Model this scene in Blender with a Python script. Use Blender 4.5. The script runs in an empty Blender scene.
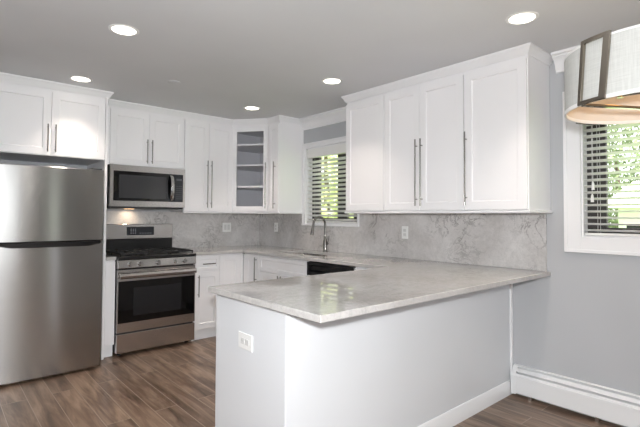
import bpy, bmesh, math, random
from math import sin, cos, pi, radians
from mathutils import Vector, Matrix
random.seed(7)
SC = bpy.context.scene
COL = SC.collection

# ---------------------------------------------------------------- camera
cam_d = bpy.data.cameras.new('camera')
cam = bpy.data.objects.new('camera', cam_d)
COL.objects.link(cam)
CAM = Vector((-3.269, -4.945, 1.296))
yaw, pitch, roll, FPX = .719, .029, -.005, 442.88
R0 = Vector((cos(yaw), -sin(yaw), 0)); F0 = Vector((sin(yaw), cos(yaw), 0)); Z0 = Vector((0, 0, 1))
Fw = cos(pitch)*F0 + sin(pitch)*Z0; U0 = -sin(pitch)*F0 + cos(pitch)*Z0
Rt = cos(roll)*R0 - sin(roll)*U0; Up = sin(roll)*R0 + cos(roll)*U0
cam.matrix_world = Matrix(((Rt.x, Up.x, -Fw.x, CAM.x), (Rt.y, Up.y, -Fw.y, CAM.y), (Rt.z, Up.z, -Fw.z, CAM.z), (0, 0, 0, 1)))
cam_d.sensor_fit = 'HORIZONTAL'; cam_d.sensor_width = 36
cam_d.lens = FPX/640*36
cam_d.shift_y = (203.78-213.5)/640
cam_d.clip_start = .05; cam_d.clip_end = 200
SC.camera = cam

# ---------------------------------------------------------------- world, sun, big lights, exposure
w = bpy.data.worlds.new('world'); SC.world = w; w.use_nodes = True
bg = w.node_tree.nodes['Background']
bg.inputs['Color'].default_value = (.94, .97, 1.0, 1); bg.inputs['Strength'].default_value = 2.2

def light(name, kind, loc, power, color=(1, 1, 1), rot=None, target=None, **kw):
    d = bpy.data.lights.new(name, kind); d.energy = power; d.color = color
    for k, v in kw.items(): setattr(d, k, v)
    o = bpy.data.objects.new(name, d); COL.objects.link(o); o.location = loc
    if target is not None:
        o.rotation_euler = (Vector(target)-Vector(loc)).to_track_quat('-Z', 'Y').to_euler()
    elif rot: o.rotation_euler = rot
    return o
light('sun', 'SUN', (0, 0, 10), 19.0, (1, .95, .85), target=(4, 2.5, 0), angle=radians(1))
# area light added as fill outside the unseen window behind the camera
light('fill_rear', 'AREA', (-3.6, -8.35, 1.45), 24, (.95, .975, 1), target=(-3.6, -4, 1.35), shape='RECTANGLE', size=2.6, size_y=1.5)
light('fill_overhead', 'AREA', (-2.2, -6.6, 2.40), 14, (1, .95, .88), rot=(0, 0, 0), shape='DISK', size=.4)  # added unseen overhead light, brightens the room mirrored in the steel
light('fill_left', 'AREA', (-6.25, -4.6, 1.45), 2, (.95, .97, 1), target=(-1, -4.2, 1.2), shape='RECTANGLE', size=2.6, size_y=1.5)  # added soft fill outside the unseen window on the far left
# the photographer's flash on the camera
light('camera_flash', 'AREA', CAM + Vector((-.02, -.02, .14)), 70, (.97, .985, 1), target=(-1.5, 0, 1.15), shape='DISK', size=.10)
SC.view_settings.view_transform = 'Standard'; SC.view_settings.look = 'None'
SC.view_settings.gamma = 1; SC.view_settings.use_curve_mapping = False
SC.view_settings.exposure = 0.04
H = 2.431

# ---------------------------------------------------------------- materials
def lin(c):
    return tuple((v/12.92 if v <= .04045 else ((v+.055)/1.055)**2.4) for v in (x/255 for x in c))
def mat(name, rgb, rough=.5, metal=0, **kw):
    m = bpy.data.materials.new(name); m.use_nodes = True
    b = m.node_tree.nodes['Principled BSDF']
    b.inputs['Base Color'].default_value = (*lin(rgb), 1)
    b.inputs['Roughness'].default_value = rough; b.inputs['Metallic'].default_value = metal
    for k, v in kw.items(): b.inputs[k].default_value = v
    return m
class NT:
    def __init__(s, m): s.m = m; s.t = m.node_tree; s.b = s.t.nodes['Principled BSDF']
    def n(s, kind, **kw):
        nd = s.t.nodes.new(kind)
        for k, v in kw.items():
            if hasattr(nd, k): setattr(nd, k, v)
            else: nd.inputs[k.replace('_', ' ')].default_value = v
        return nd
    def l(s, a, b): s.t.links.new(a, b)
    def coords(s, scale=(1, 1, 1), rot=(0, 0, 0), world=True):
        if world: src = s.n('ShaderNodeNewGeometry').outputs['Position']
        else: src = s.n('ShaderNodeTexCoord').outputs['Object']
        mp = s.n('ShaderNodeMapping'); mp.inputs['Scale'].default_value = scale; mp.inputs['Rotation'].default_value = rot
        s.l(src, mp.inputs['Vector']); return mp.outputs['Vector']
    def noise(s, vec, scale, detail=4, rough=.5, dist=0):
        nd = s.n('ShaderNodeTexNoise'); nd.inputs['Scale'].default_value = scale; nd.inputs['Detail'].default_value = detail
        nd.inputs['Roughness'].default_value = rough; nd.inputs['Distortion'].default_value = dist
        s.l(vec, nd.inputs['Vector']); return nd.outputs['Fac']
    def ramp(s, fac, stops):
        r = s.n('ShaderNodeValToRGB'); cr = r.color_ramp
        while len(cr.elements) < len(stops): cr.elements.new(.5)
        for e, (p, c) in zip(cr.elements, stops): e.position = p; e.color = (*lin(c), 1) if len(c) == 3 else c
        s.l(fac, r.inputs['Fac']); return r.outputs['Color']
    def mix(s, fac, a, b, mode='MIX'):
        m = s.n('ShaderNodeMix', data_type='RGBA', blend_type=mode)
        for sock, v in ((m.inputs['Factor'], fac), (m.inputs[6], a), (m.inputs[7], b)):
            if hasattr(v, 'node'): s.l(v, sock)
            else: sock.default_value = v
        return m.outputs[2]
    def bump(s, h, strength=.1, dist=.002):
        b = s.n('ShaderNodeBump'); b.inputs['Strength'].default_value = strength; b.inputs['Distance'].default_value = dist
        s.l(h, b.inputs['Height']); s.l(b.outputs['Normal'], s.b.inputs['Normal'])

def painted(name, rgb, rough, bump=.03, sc=90):
    m = mat(name, rgb, rough); t = NT(m)
    f = t.noise(t.coords(), sc, 3)
    t.bump(f, bump, .002)
    g = t.noise(t.coords(), 1.3, 2)
    a = tuple(min(255, v*1.012) for v in rgb); b_ = tuple(v*.985 for v in rgb)
    t.l(t.ramp(g, [(.3, b_), (.7, a)]), t.b.inputs['Base Color'])
    return m
M = {}
M['cab'] = painted('white_cabinet_paint', (242, 241, 242), .30, .015, 60)
M['wall'] = painted('grey_wall_paint', (184, 186, 189), .6, .06, 160)
M['ceil'] = painted('ceiling_paint', (216, 217, 219), .75, .05, 120)
M['trim'] = painted('white_trim_paint', (240, 240, 241), .35, .015, 60)
M['panel'] = painted('peninsula_panel_paint', (221, 223, 226), .4, .02, 60)
M['heater'] = painted('heater_enamel', (232, 233, 234), .35, .01, 60)

def quartz(name, base, light_, dark, rough, vein=.5):
    m = mat(name, base, rough); t = NT(m)
    v = t.coords()
    big = t.noise(v, 2.2, 5, .6, .6)
    c1 = t.ramp(big, [(.3, dark), (.5, base), (.72, light_)])
    fine = t.noise(v, 34, 6, .7, .4)
    c2 = t.ramp(fine, [(.3, (150, 150, 150)), (.62, (255, 255, 255))])
    c = t.mix(.22, c1, c2, 'MULTIPLY')
    # thin branching veins where a warped noise crosses its middle value
    vn = t.noise(v, 5.5, 8, .66, 1.1)
    vr = t.ramp(vn, [(.47, (255, 255, 255)), (.499, (118, 115, 112)), (.528, (255, 255, 255))])
    msk = t.noise(v, 2.6, 3, .5)
    mm = t.ramp(msk, [(.42, (0, 0, 0)), (.62, (255, 255, 255))])
    fac = t.n('ShaderNodeMath', operation='MULTIPLY'); t.l(mm, fac.inputs[0]); fac.inputs[1].default_value = vein
    c = t.mix(fac.outputs[0], c, vr, 'MULTIPLY')
    sp = t.noise(v, 120, 3, .6); sr = t.ramp(sp, [(.36, (170, 168, 166)), (.46, (255, 255, 255))])
    c = t.mix(.14, c, sr, 'MULTIPLY')
    t.l(c, t.b.inputs['Base Color'])
    return m
M['counter'] = quartz('quartz_counter', (196, 193, 190), (204, 202, 200), (188, 184, 181), .03, .22)
M['splash'] = quartz('quartz_backsplash', (212, 209, 207), (226, 224, 222), (194, 190, 187), .10, .6)

def steel(name, rgb, rough=.28, axis='x', streak=.25):
    m = mat(name, rgb, rough, 1.0); t = NT(m)
    sc = {'x': (1.5, 1.5, 260), 'z': (260, 260, 1.5)}[axis]
    f = t.noise(t.coords(sc), 1, 4, .6)
    t.l(t.ramp(f, [(.25, tuple(v*(1-streak*.3) for v in rgb)), (.75, rgb)]), t.b.inputs['Base Color'])
    r = t.n('ShaderNodeMapRange'); r.inputs['To Min'].default_value = rough*.85; r.inputs['To Max'].default_value = rough*1.2
    t.l(f, r.inputs['Value']); t.l(r.outputs['Result'], t.b.inputs['Roughness'])
    return m
M['steel'] = steel('brushed_steel', (205, 202, 200), .22, 'x', .12)
M['steel_fridge'] = steel('brushed_steel_refrigerator', (180, 179, 177), .2, 'x', .03)
_t = NT(M['steel_fridge']); _t.b.inputs['Anisotropic'].default_value = .9
_tg = _t.n('ShaderNodeTangent', direction_type='RADIAL', axis='Z'); _t.l(_tg.outputs['Tangent'], _t.b.inputs['Tangent'])
_t.b.inputs['Anisotropic Rotation'].default_value = 0.25
M['nickel'] = steel('brushed_nickel', (150, 147, 143), .25, 'z')
M['frame_nickel'] = steel('antique_nickel_frame', (158, 150, 138), .13, 'z')
M['chrome'] = mat('chrome', (215, 215, 215), .08, 1.0)
M['black_glass'] = mat('black_glass', (12, 12, 13), .05)
M['oven_window'] = mat('oven_window_glass', (34, 34, 36), .06)
M['mw_window'] = mat('microwave_window_glass', (62, 62, 64), .12)
M['black'] = mat('black_enamel', (24, 24, 25), .3)
M['iron'] = mat('cast_iron', (22, 22, 23), .55)
M['dark_grey'] = mat('dark_grey_side', (70, 70, 72), .5)
M['display'] = mat('display_glass', (38, 41, 46), .15)
M['mark'] = mat('printed_marks', (150, 155, 160), .4)
M['plastic'] = mat('white_plastic', (238, 238, 236), .35)
M['slot'] = mat('outlet_face', (214, 214, 212), .4)
M['hole'] = mat('outlet_slots', (160, 160, 160), .6)
M['blind'] = mat('blind_slat_white', (238, 237, 234), .45)
M['cord'] = mat('blind_cord', (225, 225, 222), .7)
M['bronze'] = mat('dark_window_frame', (46, 42, 40), .5)
M['interior'] = painted('cabinet_interior_grey', (226, 226, 228), .5, .01, 60)
M['shelf'] = painted('cabinet_shelf_edge', (236, 236, 238), .4, .01, 60)
def glass(name, tint=(1, 1, 1), spec=.5, amount=.1):
    m = bpy.data.materials.new(name); m.use_nodes = True; t = m.node_tree
    for n in list(t.nodes): t.nodes.remove(n)
    o = t.nodes.new('ShaderNodeOutputMaterial'); a = t.nodes.new('ShaderNodeBsdfTransparent'); g = t.nodes.new('ShaderNodeBsdfGlossy')
    a.inputs['Color'].default_value = (*tint, 1); g.inputs['Roughness'].default_value = .02
    f = t.nodes.new('ShaderNodeFresnel'); f.inputs['IOR'].default_value = 1.5
    mx = t.nodes.new('ShaderNodeMixShader')
    gm = t.nodes.new('ShaderNodeNewGeometry'); inv = t.nodes.new('ShaderNodeMath'); inv.operation = 'SUBTRACT'; inv.inputs[0].default_value = 1
    t.links.new(gm.outputs['Backfacing'], inv.inputs[1]); mu = t.nodes.new('ShaderNodeMath'); mu.operation = 'MULTIPLY'
    t.links.new(f.outputs[0], mu.inputs[0]); t.links.new(inv.outputs[0], mu.inputs[1])   # reflect once, on the front face only
    t.links.new(mu.outputs[0], mx.inputs[0]); t.links.new(a.outputs[0], mx.inputs[1]); t.links.new(g.outputs[0], mx.inputs[2])
    t.links.new(mx.outputs[0], o.inputs['Surface']); return m
M['glass'] = glass('window_glass')
M['cab_glass'] = glass('cabinet_glass', (.97, .97, .98))
def emit(name, rgb, s):
    m = mat(name, rgb, .5); b = m.node_tree.nodes['Principled BSDF']
    b.inputs['Emission Color'].default_value = (*lin(rgb), 1); b.inputs['Emission Strength'].default_value = s; return m
M['lamp'] = emit('downlight_lens', (255, 246, 232), 5)
M['mwlamp'] = emit('cooktop_lamp_lens', (255, 205, 150), 5)
M['bulb'] = emit('warm_bulb', (255, 190, 110), 9)
# floor: wood-look planks along Y with pale grout
def plank_floor():
    m = mat('wood_plank_tile', (120, 98, 82), .34); t = NT(m)
    v = t.coords((1, 1, 1), (0, 0, pi/2))
    br = t.n('ShaderNodeTexBrick'); br.offset = .37; br.offset_frequency = 2; br.squash = 1
    for k, val in (('Scale', 1), ('Mortar Size', .0026), ('Mortar Smooth', .2), ('Bias', 0), ('Brick Width', 1.22), ('Row Height', .152)):
        br.inputs[k].default_value = val
    br.inputs['Color1'].default_value = (0, 0, 0, 1); br.inputs['Color2'].default_value = (1, 1, 1, 1); br.inputs['Mortar'].default_value = (.5, .5, .5, 1)
    t.l(v, br.inputs['Vector'])
    # grain, shifted per plank
    sh = t.n('ShaderNodeVectorMath', operation='MULTIPLY_ADD'); t.l(br.outputs['Color'], sh.inputs[0]); sh.inputs[1].default_value = (13, 7, 3)
    mp = t.coords((9, 1.1, 1)); t.l(mp, sh.inputs[2])
    g1 = t.noise(sh.outputs[0], 1.6, 8, .62, .7)
    mp2 = t.coords((60, 1.6, 1)); g2 = t.noise(mp2, 1.0, 5, .6, .2)
    c = t.ramp(g1, [(.28, (84, 68, 57)), (.48, (134, 111, 94)), (.72, (182, 157, 136))])
    c = t.mix(.45, c, t.ramp(g2, [(.3, (165, 160, 156)), (.7, (255, 255, 255))]), 'MULTIPLY')
    c = t.mix(.5, c, t.ramp(br.outputs['Color'], [(0, (185, 180, 178)), (1, (255, 252, 250))]), 'MULTIPLY')
    c = t.mix(br.outputs['Fac'], c, (*lin((158, 142, 127)), 1))
    t.l(c, t.b.inputs['Base Color'])
    t.bump(br.outputs['Fac'], -.25, .002)
    return m
M['floor'] = plank_floor()
def fabric():
    m = mat('linen_shade', (225, 225, 220), .85); t = NT(m)
    a = t.noise(t.coords((300, 300, 12), world=False), 1, 3); b = t.noise(t.coords((12, 12, 400), world=False), 1, 3)
    c = t.mix(.5, t.ramp(a, [(.3, (186, 187, 183)), (.7, (212, 213, 209))]), t.ramp(b, [(.3, (190, 191, 187)), (.7, (214, 215, 211))]))
    t.l(c, t.b.inputs['Base Color']); t.bump(a, .2, .001)
    return m
M['fabric'] = fabric()
M['liner'] = mat('shade_liner', (222, 215, 205), .7)
def leaf(name, a, b, c):
    m = mat(name, a, .6); t = NT(m); f = t.noise(t.coords(), 2.2, 5, .7)
    t.l(t.ramp(f, [(.3, a), (.5, b), (.7, c)]), t.b.inputs['Base Color'])
    if 'foliage' in name:
        tr = t.n('ShaderNodeBsdfTranslucent'); mx = t.n('ShaderNodeMixShader'); mx.inputs[0].default_value = .45
        t.l(t.b.inputs['Base Color'].links[0].from_socket, tr.inputs['Color']); t.l(t.b.outputs[0], mx.inputs[1]); t.l(tr.outputs[0], mx.inputs[2])
        t.l(mx.outputs[0], t.t.nodes['Material Output'].inputs['Surface'])
    return m
M['leaf'] = leaf('foliage', (176, 184, 134), (208, 214, 162), (230, 234, 198))
M['leaf2'] = leaf('foliage_deep', (100, 116, 84), (138, 154, 118), (178, 190, 156))
M['bark'] = leaf('bark', (80, 66, 54), (98, 84, 70), (116, 100, 86))
M['grass'] = leaf('lawn', (90, 120, 60), (120, 150, 80), (140, 165, 96))
M['siding'] = painted('house_siding', (226, 226, 224), .7)
M['roofing'] = painted('grey_roof_shingle', (176, 175, 173), .9, .3, 40)

# ---------------------------------------------------------------- mesh helpers
def fin(name, bm, m, parent=None, bevel=0, smooth=False, seg=2):
    bmesh.ops.recalc_face_normals(bm, faces=bm.faces)
    me = bpy.data.meshes.new(name); bm.to_mesh(me); bm.free()
    me.materials.append(M[m] if isinstance(m, str) else m)
    if smooth:
        for p in me.polygons: p.use_smooth = True
        me.set_sharp_from_angle(angle=radians(38))
    o = bpy.data.objects.new(name, me); COL.objects.link(o)
    if parent is not None: o.parent = parent
    if bevel:
        b = o.modifiers.new('bevel', 'BEVEL'); b.width = bevel; b.segments = seg; b.limit_method = 'ANGLE'; b.angle_limit = radians(40)
    return o
def box(bm, x0, x1, y0, y1, z0, z1):
    vs = [bm.verts.new((x, y, z)) for x in (x0, x1) for y in (y0, y1) for z in (z0, z1)]
    for f in ((0, 1, 3, 2), (4, 6, 7, 5), (0, 4, 5, 1), (2, 3, 7, 6), (0, 2, 6, 4), (1, 5, 7, 3)):
        bm.faces.new([vs[i] for i in f])
    return vs
def B(*boxes):
    bm = bmesh.new()
    for b in boxes: box(bm, *b)
    return bm
def tube(bm, pts, r, n=12, caps=True):
    pts = [Vector(p) for p in pts]; rs = r if isinstance(r, (list, tuple)) else [r]*len(pts)
    rings = []; prev = None
    for i, p in enumerate(pts):
        d = (pts[min(i+1, len(pts)-1)]-pts[max(i-1, 0)]).normalized()
        if prev is None:
            a = Vector((0, 0, 1)) if abs(d.z) < .9 else Vector((1, 0, 0)); u = d.cross(a).normalized()
        else: u = (prev - d*prev.dot(d)).normalized()
        prev = u; v = d.cross(u)
        rings.append([bm.verts.new(p+(u*cos(2*pi*k/n)+v*sin(2*pi*k/n))*rs[i]) for k in range(n)])
    for a, b in zip(rings, rings[1:]):
        for k in range(n): bm.faces.new((a[k], a[(k+1) % n], b[(k+1) % n], b[k]))
    if caps: bm.faces.new(rings[0]); bm.faces.new(rings[-1][::-1])
def lathe(bm, prof, c=(0, 0, 0), n=32, close=False):
    rings = []
    for r, z in prof:
        rings.append([bm.verts.new((c[0]+r*cos(2*pi*k/n), c[1]+r*sin(2*pi*k/n), c[2]+z)) for k in range(n)] if r > 1e-6 else [bm.verts.new((c[0], c[1], c[2]+z))])
    pairs = list(zip(rings, rings[1:]))
    if close: pairs.append((rings[-1], rings[0]))
    for a, b in pairs:
        for k in range(n):
            q = [a[k % len(a)], a[(k+1) % n % len(a)], b[(k+1) % n % len(b)], b[k % len(b)]]
            q2 = []
            for v in q:
                if v not in q2: q2.append(v)
            if len(q2) > 2: bm.faces.new(q2)
def slab(xs, ys, inside, z0, z1):
    """one flat slab from the grid cells for which inside(x, y) holds"""
    bm = bmesh.new(); V = {}
    def v(i, j, z):
        if (i, j, z) not in V: V[(i, j, z)] = bm.verts.new((xs[i], ys[j], z))
        return V[(i, j, z)]
    on = {(i, j) for i in range(len(xs)-1) for j in range(len(ys)-1) if inside((xs[i]+xs[i+1])/2, (ys[j]+ys[j+1])/2)}
    for i, j in on:
        for z in (z0, z1): bm.faces.new((v(i, j, z), v(i+1, j, z), v(i+1, j+1, z), v(i, j+1, z)))
        for (di, dj), (a, b) in {(-1, 0): ((i, j), (i, j+1)), (1, 0): ((i+1, j), (i+1, j+1)), (0, -1): ((i, j), (i+1, j)), (0, 1): ((i, j+1), (i+1, j+1))}.items():
            if (i+di, j+dj) not in on: bm.faces.new((v(*a, z0), v(*b, z0), v(*b, z1), v(*a, z1)))
    return bm
def sweep(path, prof, i0, i1):
    """mitred moulding: path of (x, y) face points, outward = right-hand side of travel; prof = (out, z)"""
    P = [Vector((p[0], p[1])) for p in path]; bm = bmesh.new(); rings = []
    for i in range(i0, i1+1):
        ns = []
        if i > 0: d = (P[i]-P[i-1]).normalized(); ns.append(Vector((d.y, -d.x)))
        if i < len(P)-1: d = (P[i+1]-P[i]).normalized(); ns.append(Vector((d.y, -d.x)))
        n = ns[0] if len(ns) == 1 else (ns[0]+ns[1])/(1+ns[0].dot(ns[1]))
        rings.append([bm.verts.new((P[i].x+n.x*o, P[i].y+n.y*o, z)) for o, z in prof])
    k = len(prof)
    for a, b in zip(rings, rings[1:]):
        for j in range(k): bm.faces.new((a[j], a[(j+1) % k], b[(j+1) % k], b[j]))
    bm.faces.new(rings[0]); bm.faces.new(rings[-1][::-1])
    return bm
def thing(name, label, cat, loc=(0, 0, 0), rz=0, group=None):
    o = bpy.data.objects.new(name, None); COL.objects.link(o); o.location = loc; o.rotation_euler = (0, 0, rz)
    o.empty_display_size = .1
    o['label'] = label; o['category'] = cat
    if group: o['group'] = group
    return o
def tag(o, label, cat, group=None):
    o['label'] = label; o['category'] = cat
    if group: o['group'] = group
    return o
def struct(o): o['kind'] = 'structure'; return o

# ---------------------------------------------------------------- room shell
XL, XF, YB = -3.0, -6.0, -8.0       # left kitchen wall, far living room wall, wall behind the camera
T = .16
struct(fin('floor', B((XF-.2, .16, YB-.2, .16, -.08, 0)), 'floor'))
struct(fin('ceiling', B((XF-.2, .16, YB-.2, .16, H, H+.1)), 'ceil'))
struct(fin('wall_back', B((XF-.2, .16, 0, T, 0, H)), 'wall'))
K0, K1, KZ0, KZ1 = -1.80, -.975, 1.215, 2.085       # kitchen window opening on the right wall
D0, D1, DZ0, DZ1 = -5.15, -3.868, 1.168, 2.06        # dining window opening
def wall_x(name, x0, x1, y0, y1, holes):
    """wall thick in x with window holes (ya, yb, za, zb)"""
    ys = sorted({y0, y1, *[h[0] for h in holes], *[h[1] for h in holes]}); zs = sorted({0, H, *[h[2] for h in holes], *[h[3] for h in holes]})
    bm = slab(ys, zs, lambda y, z: not any(h[0] < y < h[1] and h[2] < z < h[3] for h in holes), 0, 1)
    for v in bm.verts: v.co = Vector((x0 if v.co.z < .5 else x1, v.co.x, v.co.y))
    return struct(fin(name, bm, 'wall'))
wall_x('wall_right', 0, T, YB-.2, 0, [(K0, K1, KZ0, KZ1), (D0, D1, DZ0, DZ1)])
wall_x('wall_far_left', XF-T, XF, YB-.2, 0, [(-5.9, -3.3, .7, 2.2)])
struct(fin('wall_left', B((XL-.12, XL, -1.25, 0, 0, H)), 'wall'))
ys_ = [YB-.2, YB]
bm = slab([XF-.2, -4.9, -2.3, -1.30, -1.12, 0], [0, .25, .7, 2.15, 2.2, H], lambda x, z: not (-4.9 < x < -2.3 and .7 < z < 2.2) and not (-1.30 < x < -1.12 and .25 < z < 2.15), 0, 1)  # tall narrow slot added for a bright streak reflected in the refrigerator
for v in bm.verts: v.co = Vector((v.co.x, YB-T if v.co.z < .5 else YB, v.co.y))
struct(fin('wall_rear', bm, 'wall'))

# wall crown on the bare stretches of the right wall
CP = [(0, H-.125), (.014, H-.125), (.014, H-.108), (.020, H-.104), (.030, H-.075), (.052, H-.045), (.078, H-.032), (.078, H-.024), (.098, H-.018), (.098, H-.001), (0, H-.001)]
struct(fin('trim_1', sweep([(0, -.917), (0, -1.983)], CP, 0, 1), 'trim', smooth=True))
struct(fin('trim_2', sweep([(0, -3.72), (0, -7.9)], CP, 0, 1), 'trim', smooth=True))

# ---------------------------------------------------------------- windows
BX = .012
def window(idx, y0, y1, z0, z1, cas, blind_label, pitch_, muls, fw, tilt, casr=None, cord_y=None, sill=True, headrail=.07):
    """opening y0..y1 (y1 nearer the corner), dark sash recessed, white casing on the room side"""
    ex = .075
    casr = cas if casr is None else casr
    root = bpy.data.objects.new('window_%d' % idx, None); COL.objects.link(root); root.location = (0, (y0+y1)/2, z0); root['kind'] = 'structure'
    oy, oz = (y0+y1)/2, z0
    def L(bm):
        for v in bm.verts: v.co -= Vector((0, oy, oz))
        return bm
    xs = .11
    bars = [(ex, xs, y1-fw, y1, z0, z1), (ex, xs, y0, y0+fw, z0, z1), (ex, xs, y0+fw, y1-fw, z0, z0+.065), (ex, xs, y0+fw, y1-fw, z1-.05, z1)]
    for a, b in muls: bars.append((ex+.002, xs-.002, a, b, z0+.065, z1-.05))
    fin('window_frame', L(B(*bars)), 'bronze', root, .002)
    fin('window_pane', L(B((.09, .094, y0+fw, y1-fw, z0+.065, z1-.05))), 'glass', root)
    # painted jamb lining
    fin('window_jamb', L(B((.0, ex, y1-.012, y1, z0, z1), (0, ex, y0, y0+.012, z0, z1), (0, ex, y0+.012, y1-.012, z1-.012, z1), (0, ex, y0+.012, y1-.012, z0, z0+.012))), 'trim', root)
    c = .018
    cb = [(-c, 0, y1, y1+cas, z0-(cas if sill else 0), z1+cas), (-c, 0, y0-casr, y0, z0-(cas if sill else 0), z1+cas), (-c, 0, y0, y1, z1, z1+cas)]
    if sill: cb.append((-c, 0, y0, y1, z0-cas, z0))
    fin('window_casing', L(B(*cb)), 'trim', root, .003)
    eb = [(-c-.008, -c, y1+cas-.022, y1+cas, z0-(cas if sill else 0), z1+cas), (-c-.008, -c, y0-casr, y1+cas-.022, z1+cas-.022, z1+cas)]
    if sill: eb.append((-c-.008, -c, y0-casr, y1+cas-.022, z0-cas, z0-cas+.022))
    fin('casing_edge', L(B(*eb)), 'trim', root, .003)
    # the venetian blind hanging in the opening
    b = thing('window_blind', blind_label, 'window blind', (BX, oy, z0))
    def LB(bm):
        for v in bm.verts: v.co -= Vector((BX, oy, oz))
        return bm
    bx = BX
    fin('headrail', LB(B((bx-.03, bx+.03, y0+.016, y1-.016, z1-.015-headrail, z1-.015))), 'blind', b, .003)
    bm = bmesh.new(); z = z0+.045; wd = .024
    top = z1-.015-headrail-.01
    while z < top:
        n = 4; rows = []
        for k in range(n+1):
            u = -1+2*k/n; x = bx+u*wd*cos(tilt); zz = z+u*wd*sin(tilt)+.0025*(1-u*u)
            rows.append([[bm.verts.new((x, yy, zz+dz)) for yy in (y0+.02, y1-.02)] for dz in (0, .0028)])
        for a, c2 in zip(rows, rows[1:]):
            for q in (0, 1): bm.faces.new((a[q][0], a[q][1], c2[q][1], c2[q][0]))
            for e in (0, 1): bm.faces.new((a[0][e], a[1][e], c2[1][e], c2[0][e]))
        for a in (rows[0], rows[-1]): bm.faces.new((a[0][0], a[0][1], a[1][1], a[1][0]))
        z += pitch_
    fin('slats', LB(bm), 'blind', b)
    fin('bottom_rail', LB(B((bx-.025, bx+.025, y0+.02, y1-.02, z0+.014, z0+.03))), 'blind', b, .003)
    n = 3 if y1-y0 < 1 else 4
    for k in range(n):
        yy = y1-.10-(y1-y0-.20)*k/(n-1)
        bm = bmesh.new(); tube(bm, [(bx-.026, yy, z0+.02), (bx-.026, yy, top)], .0011, 6); tube(bm, [(bx+.026, yy, z0+.02), (bx+.026, yy, top)], .0011, 6)
        fin('ladder_cord', LB(bm), 'cord', b)
    if cord_y:
        for yy, zz in cord_y:
            bm = bmesh.new(); tube(bm, [(bx-.034, yy, zz+.03), (bx-.034, yy, top)], .0014, 6)
            co = fin('pull_cord', LB(bm), 'cord', b)
            bm = bmesh.new(); tube(bm, [(bx-.034, yy, zz-.02), (bx-.034, yy, zz+.02), (bx-.034, yy, zz+.035)], [.010, .008, .003], 12)
            fin('tassel', LB(bm), 'plastic', co, smooth=True)
window(1, K0, K1, KZ0, KZ1, .058, 'white slatted blind in the kitchen window above the sink', .047, [(-1.56, -1.415)], .135, radians(-25), casr=.03, sill=False, headrail=.10)
fin('trim_3', B((-.03, .0, K0-.03, K1+.058, KZ0-.022, KZ0)), 'trim', bevel=.003)['kind'] = 'structure'
window(2, D0, D1, DZ0, DZ1, .103, 'white slatted blind in the dining window behind the drum pendant', .0415, [], .125, radians(-13), cord_y=[(-3.945, 1.50), (-3.94, 1.42)])
# plain frames of unseen living room windows, added to let in light
for nm, bxs in (('window_3', [(-4.9, -4.84, YB-.1, YB-.04, .7, 2.2), (-2.36, -2.3, YB-.1, YB-.04, .7, 2.2), (-4.84, -2.36, YB-.1, YB-.04, .7, .76), (-4.84, -2.36, YB-.1, YB-.04, 2.14, 2.2), (-3.63, -3.57, YB-.1, YB-.04, .76, 2.14)]),
                ('window_4', [(XF-.1, XF-.04, -5.9, -5.84, .7, 2.2), (XF-.1, XF-.04, -3.36, -3.3, .7, 2.2), (XF-.1, XF-.04, -5.84, -3.36, .7, .76), (XF-.1, XF-.04, -5.84, -3.36, 2.14, 2.2), (XF-.1, XF-.04, -4.63, -4.57, .76, 2.14)])):
    struct(fin(nm, B(*bxs), 'trim', bevel=.003))

# ---------------------------------------------------------------- cabinets
DT = .019
def shaker(w_, h_, t=DT, st=.058, rec=.008):
    """door slab: x 0..w, z 0..h, back at y=0, front at y=-t, recessed centre"""
    bm = bmesh.new()
    def ring(ins, y): return [bm.verts.new((a, y, b)) for a, b in ((ins, ins), (w_-ins, ins), (w_-ins, h_-ins), (ins, h_-ins))]
    r = [ring(0, 0), ring(0, -t), ring(st, -t), ring(st+.005, -t+rec)]
    for a, b in zip(r, r[1:]):
        for k in range(4): bm.faces.new((a[k], a[(k+1) % 4], b[(k+1) % 4], b[k]))
    bm.faces.new(r[0]); bm.faces.new(r[-1])
    return bm
def shift(bm, dx, dy, dz):
    for v in bm.verts: v.co += Vector((dx, dy, dz))
    return bm
def bar_handle(parent, x, y, z, L_, vertical=True, m='nickel', r=.0055, off=.028):
    bm = bmesh.new()
    a, b = ((x, y-off, z), (x, y-off, z+L_)) if vertical else ((x, y-off, z), (x+L_, y-off, z))
    tube(bm, [a, b], r, 12)
    for f in (.1, .9):
        p = Vector(a).lerp(Vector(b), f); tube(bm, [p, (p.x, y, p.z)], r*.8, 10)
    return fin('handle', bm, m, parent, smooth=True)
def door(parent, x0, x1, z0, z1, yf, hx=None, hz=None, hL=.53, name='door', horiz=False, st=.058):
    g = .0016
    d = fin(name, shift(shaker(x1-x0-2*g, z1-z0, st=st), x0+g, yf, z0), 'cab', parent, .0012)
    if hx is not None: bar_handle(d, hx, yf-DT, hz, hL, not horiz)
    return d
CZ0, CZ1, RZ = 1.352, 2.345, 1.326        # door bottom, door top, light rail bottom
UD = .345
CROWN = [(0, H-.062), (.006, H-.062), (.009, H-.052), (.014, H-.048), (.020, H-.032), (.030, H-.018), (.035, H-.014), (.035, H-.001), (0, H-.001)]
RAIL = [(-.02, RZ), (.006, RZ), (.012, RZ+.006), (.012, RZ+.016), (.004, RZ+.022), (-.02, RZ+.022)]
RH = radians(-90)
def carcass(parent, x0, x1, z0=CZ0, z1=H-.0015, d=UD, back=.002, fr=True):
    bx = [(x0, x1, -d, -back, z0-.004, z1)]
    return fin('body', B(*bx), 'cab', parent, .001)

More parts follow.
